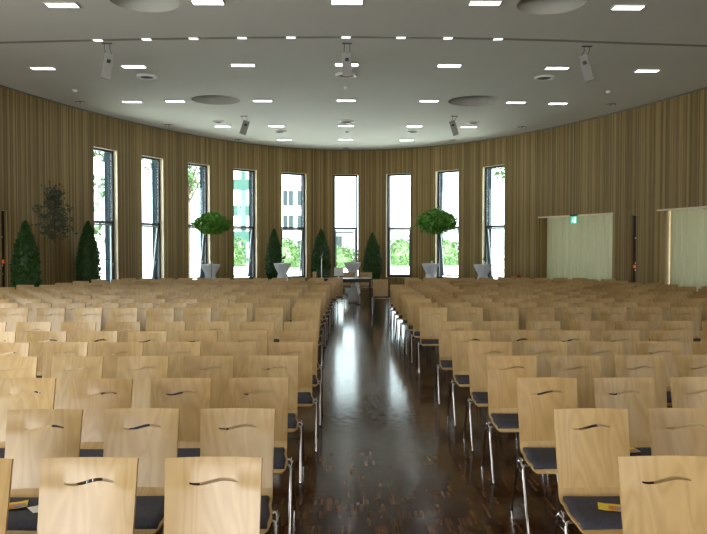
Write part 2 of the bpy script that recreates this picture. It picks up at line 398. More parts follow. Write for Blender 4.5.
# ------------------------------------------------------------------ niches: curtains
def curtain(i, a, b, gap):
    pa, pb = phi_px(a), phi_px(b); bm = B(); n = 220
    p0, p1 = pa + gap / 18.0, pb
    prev = None
    for k in range(n + 1):
        ph = p0 + (p1 - p0) * k / n; s = (ph - p0) * 18
        off = .40 + .028 * sin(s * 2 * pi / .17 + .8 * sin(s * 3.1)) + .012 * sin(s * 2 * pi / .41)
        p = EP(ph, off)
        col_ = [bm.verts.new((p.x, p.y, z)) for z in (.005, 1.0, 2.0, NTOP - .004)]
        if prev:
            for j in range(3): bm.faces.new((prev[j], col_[j], col_[j + 1], prev[j + 1])).smooth = True
        prev = col_
    o = meshob('curtain', bm, M['curtain'])
    tag(o, ['pale green pleated curtain closing the wall niche below the exit sign', 'pale green pleated curtain in the niche at the right edge of picture'][i], 'curtain', 'curtains in the wall niches')
for i, (a, b) in enumerate(NICHE):
    curtain(i, a, b, [0.0, .035][i])
    pa, pb = phi_px(a), phi_px(b)
    # light wooden architrave lining the top of the opening, and a room-side head rail
    bm = B(); n = 14
    for k in range(n):
        f0, f1 = pa + (pb - pa) * k / n, pa + (pb - pa) * (k + 1) / n
        q = [EP(f0, -.015), EP(f1, -.015), EP(f1, .06), EP(f0, .06)]
        vb = [bm.verts.new((p.x, p.y, NTOP - .03)) for p in q]; vt = [bm.verts.new((p.x, p.y, NTOP + .015)) for p in q]
        bm.faces.new(vb); bm.faces.new(vt)
        for m_ in range(4): bm.faces.new((vb[m_], vb[(m_ + 1) % 4], vt[(m_ + 1) % 4], vt[m_]))
    tag(meshob('trim_%d' % (i + 2), bm, M['reveal']), 'pale wooden edge above the niche', kind='structure')
    # unseen shell behind the curtain, roofed over to keep daylight off it
    bm = B()
    q = [EP(pa - .01, T), EP(pb + .01, T), EP(pb + .01, 1.6), EP(pa - .01, 1.6)]
    vb = [bm.verts.new((p.x, p.y, 0)) for p in q]; vt = [bm.verts.new((p.x, p.y, NTOP + .4)) for p in q]
    bm.faces.new(vb); bm.faces.new(vt); bm.faces.new((vb[0], vb[3], vt[3], vt[0])); bm.faces.new((vb[1], vb[2], vt[2], vt[1]))
    tag(meshob('wall_curtain_shield', bm, M['facade']), kind='structure')

# ------------------------------------------------------------------ recessed dark slots in the wall
for i, (a, b) in enumerate(SLOTS):
    P0, P1 = EP(phi_px(a)), EP(phi_px(b)); mid = (P0 + P1) / 2; u = P1 - P0; w = u.length - .006; rz = math.atan2(u.y, u.x)
    r0 = thing('recessed_control_panel', (mid.x, mid.y, .15), rz, ['tall narrow black panel recessed at the far left edge of the wall', 'tall narrow black panel recessed in wall between the two curtained niches'][i], 'wall panel', 'black recessed wall panels')
    hh = STOP - .15
    bm = B(); box(bm, (0, .10, hh / 2), (w, .03, hh - .006)); meshob('back_panel', bm, M['black'], r0)
    for z in (1.15, 1.85, .95):
        bm = B(); lathe(bm, [(.001, 0), (.022, .0), (.02, .015), (.001, .015)], 14)
        for v in bm.verts: v.co = Vector((v.co.x, .085 - v.co.z, v.co.y + z))
        meshob('button', bm, M['ring'], r0)
    bm = B(); box(bm, (0, .075, 1.25 if i == 0 else 1.05), (w * .6, .02, .09)); meshob('indicator_light', bm, M['red'], r0)

# ------------------------------------------------------------------ exit sign
p = EP(phi_px(575.5), -.10); n_ = EP(phi_px(575.5), 0) - p; rz = math.atan2(n_.y, n_.x) - pi / 2
sg = thing('exit_sign', (p.x, p.y, NTOP - .27), rz, 'green illuminated emergency exit sign hanging from the niche head', 'exit sign')
bm = B(); box(bm, (0, .02, .265), (.30, .06, .05), bev=.004); meshob('housing', bm, M['black'], sg)
bm = B(); box(bm, (0, .02, .12), (.27, .012, .23)); meshob('sign_plate', bm, M['signgreen'], sg)
bm = B()
def poly(bm, pts, y):
    bm.faces.new([bm.verts.new((x, y, z)) for x, z in pts])
ext = [[(.03, .03), (.11, .03), (.11, .21), (.03, .21)], [(-.04, .175), (-.015, .175), (-.015, .2), (-.04, .2)], [(-.06, .12), (-.03, .165), (-.005, .165), (-.02, .11), (.005, .09), (.01, .04), (-.008, .04), (-.015, .08), (-.045, .1)], [(-.045, .1), (-.06, .06), (-.09, .05), (-.09, .065), (-.07, .075), (-.06, .12)]]
for q in ext: poly(bm, q, .0125)
r_ = bmesh.ops.extrude_face_region(bm, geom=list(bm.faces))
for v in [g for g in r_['geom'] if isinstance(g, bmesh.types.BMVert)]: v.co.y -= .003
meshob('pictogram', bm, M['signwhite'], sg)

# ------------------------------------------------------------------ ceiling lamps
ORD = ['zeroth', 'first', 'second', 'third', 'fourth', 'fifth', 'sixth', 'seventh', 'eighth', 'ninth', 'tenth', 'eleventh', 'twelfth', 'thirteenth', 'fourteenth', 'fifteenth', 'sixteenth', 'seventeenth', 'eighteenth', 'nineteenth', 'twentieth', 'twenty-first', 'twenty-second']
ROWS = [('nearest', [(62, 4.3), (208, 1.5), (347, 1.2), (485, 2.2), (628, 6.7)]),
        ('second nearest', [(43, 67.7), (134, 66), (243, 64.5), (346.8, 64), (449.3, 65), (557, 67.5), (647, 70.2)]),
        ('third nearest', [(132, 101.3), (175, 100.8), (262.4, 100.3), (346.3, 100), (429, 100.5), (516, 102), (558, 103)]),
        ('fourth nearest', [(222.4, 126), (276.5, 125.7), (345.9, 125.4), (414.5, 125.8), (468.7, 126.6)]),
        ('farthest', [(284.3, 139.5), (345.7, 139.2), (406.5, 139.8)])]
LW, LD = .48, .19
fme = bme = None
for rn, row in ROWS:
    for k, (x, y) in enumerate(row):
        c = at_height(x, y, H)
        t_ = thing('ceiling_lamp', (c.x, c.y, H), 0, 'rectangular glowing ceiling lamp in the %s row, %s from the left' % (rn, ORD[k + 1]), 'ceiling lamp', 'rectangular recessed ceiling lamps')
        if fme is None:
            bm = B(); t0 = .02; z = -.012
            for s in (-1, 1):
                box(bm, (s * (LW / 2 + t0 / 2), 0, z), (t0, LD + 2 * t0, .02)); box(bm, (0, s * (LD / 2 + t0 / 2), z), (LW, t0, .02))
            o = meshob('lamp_frame', bm, M['frame'], t_); fme = o.data
            bm = B(); box(bm, (0, 0, -.012), (LW, LD, .012)); o = meshob('diffuser', bm, M['lamp'], t_); bme = o.data
        else:
            link('lamp_frame', fme, t_); link('diffuser', bme, t_)
# slot across the ceiling with small lit segments
SL = [(-20, 43.2), (0, 42.6), (50, 41.2), (98, 40), (146, 39), (193.5, 38.2), (242, 37.6), (291, 37.2), (346, 37), (401, 37.4), (448, 37.9), (498, 38.8), (560, 40.5), (630, 43.2), (707, 45.8), (730, 46.8)]
bm = B(); prev = None
for x, y in SL:
    c = at_height(x, y, H); z = H - .004
    q = [bm.verts.new((c.x, c.y - .06, H + .0)), bm.verts.new((c.x, c.y - .06, z)), bm.verts.new((c.x, c.y + .06, z)), bm.verts.new((c.x, c.y + .06, H + .0))]
    if prev:
        for j in range(3): bm.faces.new((prev[j], q[j], q[j + 1], prev[j + 1]))
    prev = q
tag(meshob('trim_4', bm, M['slotline']), 'narrow dark slot across the ceiling', kind='structure')
k = 0
for x, y in ((98, 40), (146.5, 39), (193.5, 38.2), (242, 37.6), (291, 37.2), (346, 37), (401, 37.4), (448, 37.9), (498, 38.8)):
    c = at_height(x, y, H); k += 1
    bm = B(); box(bm, (0, 0, 0), (.165, .10, .012), bev=.003)
    o = meshob('slot_lamp', bm, M['slotlamp']); o.location = (c.x, c.y, H - .011)
    tag(o, 'small lit lamp in the dark ceiling slot, %s from the left' % ORD[k], 'ceiling lamp', 'small lamps in the ceiling slot')
# round vents
VENT = [(147, 76, 20, 'large round ceiling vent beside the left hanging loudspeaker'), (346.5, 74.5, 22, 'large round ceiling vent behind the middle hanging loudspeaker'), (544.5, 77, 20, 'large round ceiling vent left of the right hanging loudspeaker'),
        (218, 121.3, 12, 'small round ceiling vent above the leftmost lamp of the fourth row'), (346, 121, 16, 'round ceiling vent just above the central lamp of the fourth row'), (280, 131, 12, 'small round ceiling vent between the lamps left of centre'), (413, 131, 12, 'small round ceiling vent between the lamps right of centre'), (473.5, 122, 13, 'small round ceiling vent above the rightmost lamp of the fourth row')]
for x, y, w, lb in VENT:
    c = at_height(x, y, H); r = w / 2 * c.y / F
    t_ = thing('ceiling_vent', (c.x, c.y, H), 0, lb, 'ceiling vent', 'round ceiling vents')
    bm = B(); lathe(bm, [(r * .66, -.001), (r * .68, -.014), (r * .82, -.045), (r * .97, -.045), (r, -.001)], 32); meshob('outer_ring', bm, M['ring'], t_, True)
    bm = B()
    lathe(bm, [(r * .69, -.001), (r * .69, -.008), (.001, -.010)], 24)
    for q in (.2, .4, .56): lathe(bm, [(r * q, -.008), (r * q, -.03), (r * (q + .06), -.03), (r * (q + .06), -.008)], 24)
    meshob('grille', bm, M['grille'], t_)
SPOT = [(80, 102, 'far left, by the wall'), (169, 124.8, 'left, beside the wall above the third window'), (238.5, 139.5, 'left of centre, by the wall'), (346, 148.3, 'in the middle, close to the far wall'), (453, 140, 'right of centre, by the wall'), (522, 127, 'right, beside the wall above the last window'), (611, 104.4, 'far right, by the wall')]
for x, y, lb in SPOT:
    c = at_height(x, y, H); r = .085
    t_ = thing('ceiling_spotlight', (c.x, c.y, H), 0, 'small round twin ceiling spotlight ' + lb, 'spotlight', 'small round ceiling spotlights')
    bm = B(); lathe(bm, [(r, 0), (r * 1.1, -.015), (r * 1.5, -.015), (r * 1.55, 0)], 20); meshob('rim', bm, M['slot'], t_, True)
    for s in (-1, 1):
        bm = B(); lathe(bm, [(.001, -.03), (.05, -.03), (.05, -.001)], 14, c=(s * .07, 0, 0)); meshob('reflector', bm, M['ring'], t_, True)
for x, y, lb in ((346.5, 87, 'central, between lamp rows'), (609, 91, 'on the right of the ceiling'), (75, 90, 'on the left of the ceiling'), (347, 131.5, 'central, near the far wall')):
    c = at_height(x, y, H); bm = B(); lathe(bm, [(.07, 0), (.07, -.02), (.05, -.045), (.03, -.06), (.001, -.065)], 16)
    o = meshob('smoke_detector', bm, M['ring'], None, True); o.location = (c.x, c.y, H); tag(o, 'small round ceiling smoke detector ' + lb, 'smoke detector', 'smoke detectors')

# ------------------------------------------------------------------ hanging loudspeakers
def speaker(px, ytop, ybot, wpx, roll, pitch, yaw, ceil_y, label):
    c = at_height(px, ceil_y, H); Y = c.y
    top = at_depth(px, ytop, Y); bot = at_depth(px, ybot, Y); hgt = top.z - bot.z; wd = wpx * Y / F
    t_ = thing('hanging_loudspeaker', (c.x, c.y, H), 0, label, 'loudspeaker', 'loudspeakers hanging from the ceiling')
    R3 = Euler((R(pitch), R(roll), R(yaw)), 'XYZ').to_matrix()
    cen = Vector((0, 0, (top.z + bot.z) / 2 - H)); d = wd * 1.15
    bm = B(); box(bm, (0, 0, 0), (wd, d, hgt), bev=.012)
    for v in bm.verts:
        if v.co.y > 0: v.co.x *= .72
        v.co = R3 @ v.co + cen
    meshob('cabinet', bm, M['spk'], t_)
    bm = B(); box(bm, (0, -d / 2 - .004, 0), (wd * .86, .008, hgt * .94))
    for v in bm.verts: v.co = R3 @ v.co + cen
    meshob('front_grille', bm, M['spkfront'], t_)
    bm = B(); box(bm, (0, -d / 2 - .012, hgt * .2), (wd * .4, .03, hgt * .14), bev=.004)
    for v in bm.verts: v.co = R3 @ v.co + cen
    meshob('clamp', bm, M['black'], t_)
    for s in (-1, 1):
        e = R3 @ Vector((s * wd * .35, 0, hgt * .44)) + cen
        bm = B(); tube(bm, [(s * wd * .3, 0, 0), (s * wd * .3, 0, e.z * .4), e], .006, 6); meshob('suspension_rod', bm, M['grille'], t_)
    bm = B(); box(bm, (0, 0, -.008), (wd * 1.1, .06, .014)); meshob('mounting_plate', bm, M['grille'], t_)
speaker(107, 54, 79, 9, 9, 10, 25, 43, 'slim grey loudspeaker hanging from the ceiling, left front')
speaker(347, 53, 76, 9, 0, 12, 0, 43, 'slim grey loudspeaker hanging from the ceiling in the middle')
speaker(587, 55, 81, 9, -14, 12, -28, 46, 'slim grey loudspeaker hanging from the ceiling, right front')
speaker(244, 120.5, 134.5, 6.5, 16, 10, 20, 116, 'small far loudspeaker hanging left of centre')
speaker(454.5, 120.5, 135.5, 6, -16, 10, -20, 116, 'small far loudspeaker hanging right of centre')

# ------------------------------------------------------------------ chair
def shell_point(s):
    """profile of the plywood shell (y, z), s = index into list; y negative = towards the sitter's knees"""
    return s
BACK = [(0.0, .880), (-.011, .845), (-.016, None), (-.019, None), (-.030, .74), (-.045, .67), (-.060, .60), (-.074, .525), (-.083, .470)]
SEAT = [(-.083, 0.470), (-.092, 0.445), (-.110, 0.423), (-.140, 0.409), (-.20, 0.401), (-.30, 0.402), (-.42, 0.411), (-.50, 0.415), (-.535, 0.412), (-.552, 0.406), (-.560, 0.397)]
YO = .28    # root sits under the middle of the seat
def wid(z): return .205 - .008 * max(0, (.88 - z)) / .4
def cv(x, k=.017): return -k * (x / .2) ** 2     # concave back: edges forward
def backrest_mesh():
    bm = B(); xs = [-1, -.9, -.75, -.58, -.512, -.44, -.35, -.25, -.15, -.05, .05, .15, .25, .35, .44, .512, .58, .75, .9, 1]
    rows = []
    for k, (y, z) in enumerate(BACK):
        row = []
        for x in xs:
            if k in (2, 3):
                wv = .011 * sin((x + .1) * 2 * pi / 1.15 - .25) * (1 if abs(x) < .6 else max(0, 1 - (abs(x) - .6) / .4))
                th = .0072 * (1 - (x / .56) ** 2 * .55) if abs(x) < .56 else .003
                zz = .782 + wv + (th if k == 2 else -th)
                yy = -.020 if k == 2 else -.0235
            else: yy, zz = y, z
            hw = wid(zz)
            row.append(bm.verts.new((x * hw, yy + cv(x * hw) + YO, zz)))
        rows.append(row)
    for k in range(len(rows) - 1):
        for j in range(len(xs) - 1):
            if k == 2 and -.52 < (xs[j] + xs[j + 1]) / 2 < .52: continue
            bm.faces.new((rows[k][j], rows[k][j + 1], rows[k + 1][j + 1], rows[k + 1][j]))
    return bm
def solid(bm, th):
    bmesh.ops.recalc_face_normals(bm, faces=bm.faces)
    bmesh.ops.solidify(bm, geom=list(bm.faces), thickness=th)
def sw(y):    # seat half width at depth y (negative y = forward)
    d = -y - .083
    if d < .10: return .197 + .002 * d / .1
    e = min(1, (d - .10) / .22); return .199 + .028 * (e * e * (3 - 2 * e))
def seat_bm():
    bm = B(); xs = [-1, -.93, -.75, -.5, -.25, 0, .25, .5, .75, .93, 1]; rows = []
    n = len(SEAT)
    for k, (y, z) in enumerate(SEAT):
        hw = sw(y); 
        if k >= n - 3: hw -= (.006, .016, .03)[k - (n - 3)]
        c = max(0, 1 - k / 4)
        rows.append([bm.verts.new((x * hw, y + cv(x * hw) * c + YO, z + (.010 * x * x if 3 < k < 8 else 0))) for x in xs])
    for a, b in zip(rows, rows[1:]):
        for j in range(len(xs) - 1): bm.faces.new((a[j], a[j + 1], b[j + 1], b[j]))
    return bm
def cushion_bm():
    bm = B(); ys = [-.125, -.135, -.16, -.22, -.30, -.38, -.46, -.525, -.543]; xs = [-1, -.96, -.8, -.5, 0, .5, .8, .96, 1]
    top, bot = [], []
    import bisect
    def zs(y):
        for (y0, z0), (y1, z1) in zip(SEAT, SEAT[1:]):
            if y1 <= y <= y0: return z0 + (z1 - z0) * (y - y0) / (y1 - y0)
        return .405
    for i, y in enumerate(ys):
        hw = sw(y) - .014; a, b = [], []
        for x in xs:
            ed = 0.0 if (i in (0, len(ys) - 1) or abs(x) == 1) else (.75 if (i in (1, len(ys) - 2) or abs(x) > .9) else 1.0)
            z = zs(y) + .010 * x * x * (1 if y < -.15 else .3) + .002
            a.append(bm.verts.new((x * hw, y + YO, z + .006 + .024 * ed))); b.append(bm.verts.new((x * hw, y + YO, z)))
        top.append(a); bot.append(b)
    m, n = len(ys), len(xs)
    for i in range(m - 1):
        for j in range(n - 1):
            bm.faces.new((top[i][j], top[i][j + 1], top[i + 1][j + 1], top[i + 1][j])); bm.faces.new((bot[i][j], bot[i + 1][j], bot[i + 1][j + 1], bot[i][j + 1]))
    for j in range(n - 1):
        bm.faces.new((top[0][j], top[0][j + 1], bot[0][j + 1], bot[0][j])); bm.faces.new((top[-1][j], bot[-1][j], bot[-1][j + 1], top[-1][j + 1]))
    for i in range(m - 1):
        bm.faces.new((top[i][0], top[i + 1][0], bot[i + 1][0], bot[i][0])); bm.faces.new((top[i][-1], bot[i][-1], bot[i + 1][-1], top[i + 1][-1]))
    return bm
def edge_mats(o):
    """narrow side faces show the plywood edge"""
    me = o.data
    for p in me.polygons:
        p.use_smooth = False
def make_chair():
    t_ = thing('stacking_chair', (0, 0, 0), 0, 'x', 'chair', 'plywood chairs in rows')
    bm = backrest_mesh(); nf = len(bm.faces); solid(bm, .011)
    for f in bm.faces:
        if f.calc_area() < 1e-9: continue
        n = f.normal
    o = meshob('backrest', bm, [M['ply'], M['plyedge']], t_); shade_shell(o)
    bm = seat_bm(); solid(bm, .011); o = meshob('seat', bm, [M['ply'], M['plyedge']], t_); shade_shell(o)
    meshob('seat_cushion', cushion_bm(), M['cushion'], t_, True)
    for s in (-1, 1):
        fx = .243; r = .0105
        # front leg bends over at the top into the joint
        bm = B(); tube(bm, [(s * .180, -.085, .383), (s * .212, -.085, .389), (s * .232, -.090, .387), (s * .240, -.100, .370), (s * .242, -.125, .30), (s * fx, -.255, .012), (s * fx, -.256, .0)], [r] * 5 + [r, r * 1.15], 8)
        meshob('leg', bm, M['chrome'], t_)
        bm = B(); tube(bm, [(s * .180, .03, .383), (s * .212, .03, .389), (s * .232, .035, .387), (s * .240, .045, .370), (s * .241, .07, .30), (s * .244, .205, .012), (s * .244, .206, .0)], [r] * 5 + [r, r * 1.15], 8)
        meshob('leg', bm, M['chrome'], t_)
        bm = B(); pts = []
        for k in range(11):
            a = 2 * pi * k / 10; pts.append((s * (.240 + .0), -.03 + .032 * cos(a), .397 + .022 * sin(a)))
        tube(bm, pts, .0045, 6, caps=False)
        tube(bm, [(s * .238, -.10, .375), (s * .250, -.06, .407), (s * .240, -.02, .377)], .006, 6)
        tube(bm, [(s * .236, -.112, .335), (s * .243, .055, .335)], .005, 6)
        meshob('linking_hook', bm, M['chrome'], t_)
    bm = B(); r = .010
    for y in (-.085, .03): tube(bm, [(-.18, y, .383), (.18, y, .383)], r, 8)
    for x in (-.16, .16): tube(bm, [(x, -.16, .389), (x, .10, .383)], .008, 8)
    meshob('seat_frame', bm, M['chrome'], t_)
    return t_
def shade_shell(o):
    me = o.data; 
    for p in me.polygons:
        # side faces are the thin ones
        vs = [me.vertices[i].co for i in p.vertices]
        ls = [(vs[i] - vs[i - 1]).length for i in range(len(vs))]
        srt = sorted(ls)
        thin = len(vs) == 4 and ((abs(ls[0] - .011) < .0012 and abs(ls[2] - .011) < .0012) or (abs(ls[1] - .011) < .0012 and abs(ls[3] - .011) < .0012))
        n = p.normal
        if thin and (abs(n.x) > .8 or (abs(n.z) > .8 and p.center.z > .75) or (p.center.z < .43 and n.y < -.3 and n.z < -.2) ):
            p.material_index = 1; p.use_smooth = False
        else: p.use_smooth = True
    me.set_sharp_from_angle(angle=R(40)) if hasattr(me, 'set_sharp_from_angle') else None
proto = make_chair(); proto_kids = list(proto.children); used = False
def place_chair(x, y, rz, label):
    global used
    if not used: r_, used = proto, True
    else:
        r_ = proto.copy(); COL.objects.link(r_)
        for ch in proto_kids:
            c = ch.copy(); COL.objects.link(c); c.parent = r_
    r_.location = (x, y - YO, 0); r_.rotation_euler = (0, 0, rz)
    r_['label'] = label
    return r_
# row depth, centre of the aisle-side chair on the left, the same on the right
P = .525
rows = [(3.03, -.55, 1.36), (3.93, -.585, 1.350), (4.85, -.580, 1.368), (5.82, -.575, 1.356), (6.67, -.49, 1.352), (7.53, -.483, 1.33), (8.47, -.507, 1.31),
        (10.40, -.56, 1.285), (11.28, -.585, 1.27), (12.16, -.595, 1.26), (13.04, -.585, 1.25), (13.92, -.565, 1.24), (14.80, -.545, 1.25), (15.68, -.535, 1.25), (16.56, -.515, 1.26), (17.44, -.505, 1.29), (18.32, -.41, 1.32), (19.20, -.25, 1.34), (20.08, -.25, 1.36)]
def inside(x, y):
    e = ((x - XC) / (EA - 1.05)) ** 2 + ((y + .3 - YC) / (EB - 1.05)) ** 2
    return e < 1
def pxx(x, y):
    v = ROT.transposed() @ Vector((x, y, 0)); return 353.5 + F * v.x / -v.z
cand = []
for ri, (Y, xl, xr) in enumerate(rows):
    for side, x0 in ((-1, xl), (1, xr)):
        for k in range(30):
            x = x0 + side * P * k
            e = pxx(x - side * .23, Y - .02)
            if e < -2 or e > 709 or not inside(x, Y): break
            jx, jy, jr = random.uniform(-.001, .001), random.uniform(-.02, .02), max(-.02, min(.02, random.gauss(0, .012)))
            if ri < 3: jx = 0; jr *= .5
            cand.append((Y, ri, side, k, x + jx, Y + jy, jr))
CY = [(at_depth(88, 246, 20.0).x, 20.0), (at_depth(25.5, 246, 17.3).x, 17.3), (at_depth(55, 246, 18.2).x, 18.2)]
cand = [c for c in cand if not (c[2] == 1 and c[3] == 0 and c[1] >= 15) and all((c[4] - q[0]) ** 2 + (c[5] - .28 - q[1]) ** 2 > .62 ** 2 for q in CY)]
cand.sort(key=lambda c: (c[0], c[3]))
chairs = {}
for c in cand[:299]:
    Y, ri, side, k, x, y, jr = c
    chairs[(ri, side, k)] = place_chair(x, y, jr, 'plywood chair with charcoal seat pad, %s row from the camera, %s %s of the aisle' % (ORD[ri + 1], ORD[k + 1], 'left' if side < 0 else 'right'))
print('CHAIRS', len(cand))
place_chair(.97, 19.2, 0.02, 'plywood chair standing out in the aisle, nearest the dark table')
rest = cand[299:]
if rest:
    bm = B(); mats = [M['ply'], M['plyedge'], M['cushion'], M['chrome']]
    idx = {m.name: i for i, m in enumerate(mats)}
    vs, fs, ms = [], [], []
    for (Y, ri, side, k, x, y, jr) in rest:
        Mx = Matrix.Translation((x, y - YO, 0)) @ Matrix.Rotation(jr, 4, 'Z')
        for ch in proto_kids:
            b0 = len(vs)
            vs += [Mx @ v.co for v in ch.data.vertices]
            mn = [idx[m.name] for m in ch.data.materials]
            for p in ch.data.polygons: fs.append([b0 + i for i in p.vertices]); ms.append(mn[p.material_index])
    bm.free()
    me = bpy.data.meshes.new('distant_chairs'); me.from_pydata(vs, [], fs); me.polygons.foreach_set('material_index', ms); me.polygons.foreach_set('use_smooth', [True] * len(fs))
    for m in mats: me.materials.append(m)
    me.set_sharp_from_angle(angle=R(40))
    tag(link('distant_chairs', me), 'farthest rows of plywood chairs seen as thin strips below the windows', 'chairs', 'plywood chairs in rows', 'stuff')

# ------------------------------------------------------------------ leaflets lying on seat pads
def leaflet(ch, dx, dy, rz, kind, label):
    r_ = thing('leaflet', (ch.location.x + dx, ch.location.y + dy, 0.4455), rz, label, 'leaflet', 'printed leaflets on seats')
    bm = B()
    xs = [-.075, -.04, 0, .04, .075]; zz = [.003, .0, .0015, .001, .006]
    for a, b, z0, z1 in zip(xs, xs[1:], zz, zz[1:]):
        q = [(a, -.05, z0), (b, -.05, z1), (b, .05, z1), (a, .05, z0)]
        f = bm.faces.new([bm.verts.new(v) for v in q])
    bmesh.ops.remove_doubles(bm, verts=bm.verts, dist=1e-5); bmesh.ops.solidify(bm, geom=list(bm.faces), thickness=.0012)
    meshob('sheet', bm, M['yellow'] if kind else M['paper'], r_)
    if kind:
        bm = B(); box(bm, (.02, -.018, .0046), (.09, .05, .001)); meshob('orange_print', bm, M['orange'], r_)
        bm = B(); box(bm, (.04, -.03, .0056), (.06, .028, .001)); meshob('blue_print', bm, M['blue'], r_)
if (1, 1, 0) in chairs:
    leaflet(chairs[(1, 1, 0)], .02, -.04, -.3, 1, 'yellow and orange leaflet on the second-row seat just right of the aisle')
    leaflet(chairs[(2, 1, 1)], -.06, .05, .1, 1, 'orange leaflet on the third-row seat, second right of the aisle')
    leaflet(chairs[(2, 1, 0)], .12, .06, .2, 1, 'orange leaflet on the third-row seat just right of the aisle')
    leaflet(chairs[(1, -1, 2)], -.07, .00, .35, 1, 'yellow and orange leaflet on the second-row seat at the lower left corner')
    leaflet(chairs[(1, -1, 2)], .11, -.02, .7, 0, 'white paper sheet beside the leaflet on the lower left seat')
    leaflet(chairs[(3, 1, 0)], .10, .04, -.2, 1, 'orange leaflet on the fourth-row seat just right of the aisle')

# ------------------------------------------------------------------ foliage
def leaves(pts, size, name, m, parent, asp=.5, flat=False, core=None):
    vs, fs = [], []
    for p in pts:
        d = Vector((random.gauss(0, 1), random.gauss(0, 1), random.gauss(0, .7))).normalized()
        e = d.orthogonal(); e.rotate(Matrix.Rotation(random.uniform(0, 2 * pi), 3, d)); s = size * random.uniform(.6, 1.25)
        b = len(vs); p = Vector(p); g = d.cross(e) * s * .12
        vs += [p - d * s, p + e * s * asp + g, p + d * s, p - e * s * asp + g]; fs.append((b, b + 1, b + 2, b + 3))
    if core:
        bm = B(); core(bm); off = len(vs); bm.verts.index_update()
        vs += [v.co.copy() for v in bm.verts]; fs += [[off + v.index for v in f.verts] for f in bm.faces]; bm.free()
    me = bpy.data.meshes.new(name); me.from_pydata([tuple(v) for v in vs], [], fs); me.materials.append(m)
    return link(name, me, parent)
def potbm(r, h):
    bm = B(); lathe(bm, [(r * .7, 0), (r, h * .9), (r * 1.08, h * .9), (r * 1.08, h), (r * .95, h), (r * .93, h * .88)], 20); return bm
def cypress(px, ytop, hw, Y, label):
    X = at_depth(px, 246, Y).x; h = at_depth(px, ytop, Y).z; r = hw * Y / F
    t_ = thing('potted_cypress', (X, Y, 0), 0, label, 'cypress', 'cone cypresses along the wall')
    meshob('pot', potbm(r * .55, .32), M['pot'], t_, True)
    bm = B(); lathe(bm, [(r * .5, .27), (.001, .285)], 16); meshob('soil', bm, M['soil'], t_)
    bm = B(); tube(bm, [(0, 0, .27), (0, 0, h * .9)], [.03, .008], 8); meshob('trunk', bm, M['bark'], t_)
    def pr(u): return r * (min(1, .62 + u * 1.9) if u < .25 else (1 - ((u - .25) / .75) ** 2.5) * 1.0 + .05 * (1 - u))
    pts = []
    for _ in range(3400):
        u = random.random() ** 1.15; a = random.uniform(0, 2 * pi); q = pr(u) * random.uniform(.78, 1.04) * (1 + .06 * sin(a * 5 + u * 20))
        pts.append((q * cos(a), q * sin(a), .4 + (h - .42) * u))
    def core(bm): lathe(bm, [(pr(u / 12) * .82, .4 + (h - .45) * u / 12) for u in range(13)], 14)
    leaves(pts, .05, 'foliage', M['cyp'], t_, .35, core=core)
cypress(25.5, 220, 13, 17.3, 'large dark cone cypress left of the grey-leaved tree')
cypress(88, 221, 11, 20.0, 'dark cone cypress just left of the first window')
cypress(274.0, 228.5, 8, 27.0, 'slim dark cone cypress between fourth and fifth windows')
cypress(321, 229, 9, 27.3, 'dark cone cypress between fifth and sixth windows')
cypress(372.5, 232.5, 8.5, 27.3, 'dark cone cypress right of the central window')
def ball_tree(px, ytop, ybot, hw, Y, label, stemmat):
    X = at_depth(px, 246, Y).x; z1 = at_depth(px, ytop, Y).z; z0 = at_depth(px, ybot, Y).z; r = hw * Y / F
    t_ = thing('ball_headed_tree', (X, Y, 0), 0, label, 'potted tree', 'ball-headed indoor trees')
    meshob('pot', potbm(.22, .35), M['white'], t_, True)
    bm = B(); lathe(bm, [(.2, .3), (.001, .31)], 16); meshob('soil', bm, M['soil'], t_)
    bm = B(); tube(bm, [(0, 0, .3), (.01, 0, 1.2), (0, 0, z0 + .15)], .016, 8); meshob('trunk', bm, stemmat, t_)
    bm = B(); zc = (z0 + z1) / 2
    for k in range(9):
        a = k * 2.4; tube(bm, [(0, 0, z0 + .1), (r * .4 * cos(a), r * .4 * sin(a), zc), (r * .75 * cos(a), r * .75 * sin(a), zc + .1)], [.012, .008, .004], 5)
    meshob('branches', bm, stemmat, t_)
    pts = []
    for _ in range(1900):
        v = Vector((random.gauss(0, 1), random.gauss(0, 1), random.gauss(0, .9))).normalized() * random.uniform(.45, 1.0) ** .6
        lump = 1 + .10 * sin(3 * math.atan2(v.y, v.x)) + .12 * random.gauss(0, 1)
        z = v.z * (z1 - z0) / 2 * (1 if v.z > 0 else .8)
        pts.append((v.x * r * lump, v.y * r * lump, zc + z * (1 + .1 * random.gauss(0, 1))))
    leaves(pts, .075, 'crown', M['ball'], t_, .5)
ball_tree(211, 213, 236, 15.5, 23.0, 'ball-headed green tree in front of the third window', M['stem'])
ball_tree(437, 210, 236, 18.5, 25.0, 'ball-headed green tree in front of the eighth window', M['stem'])
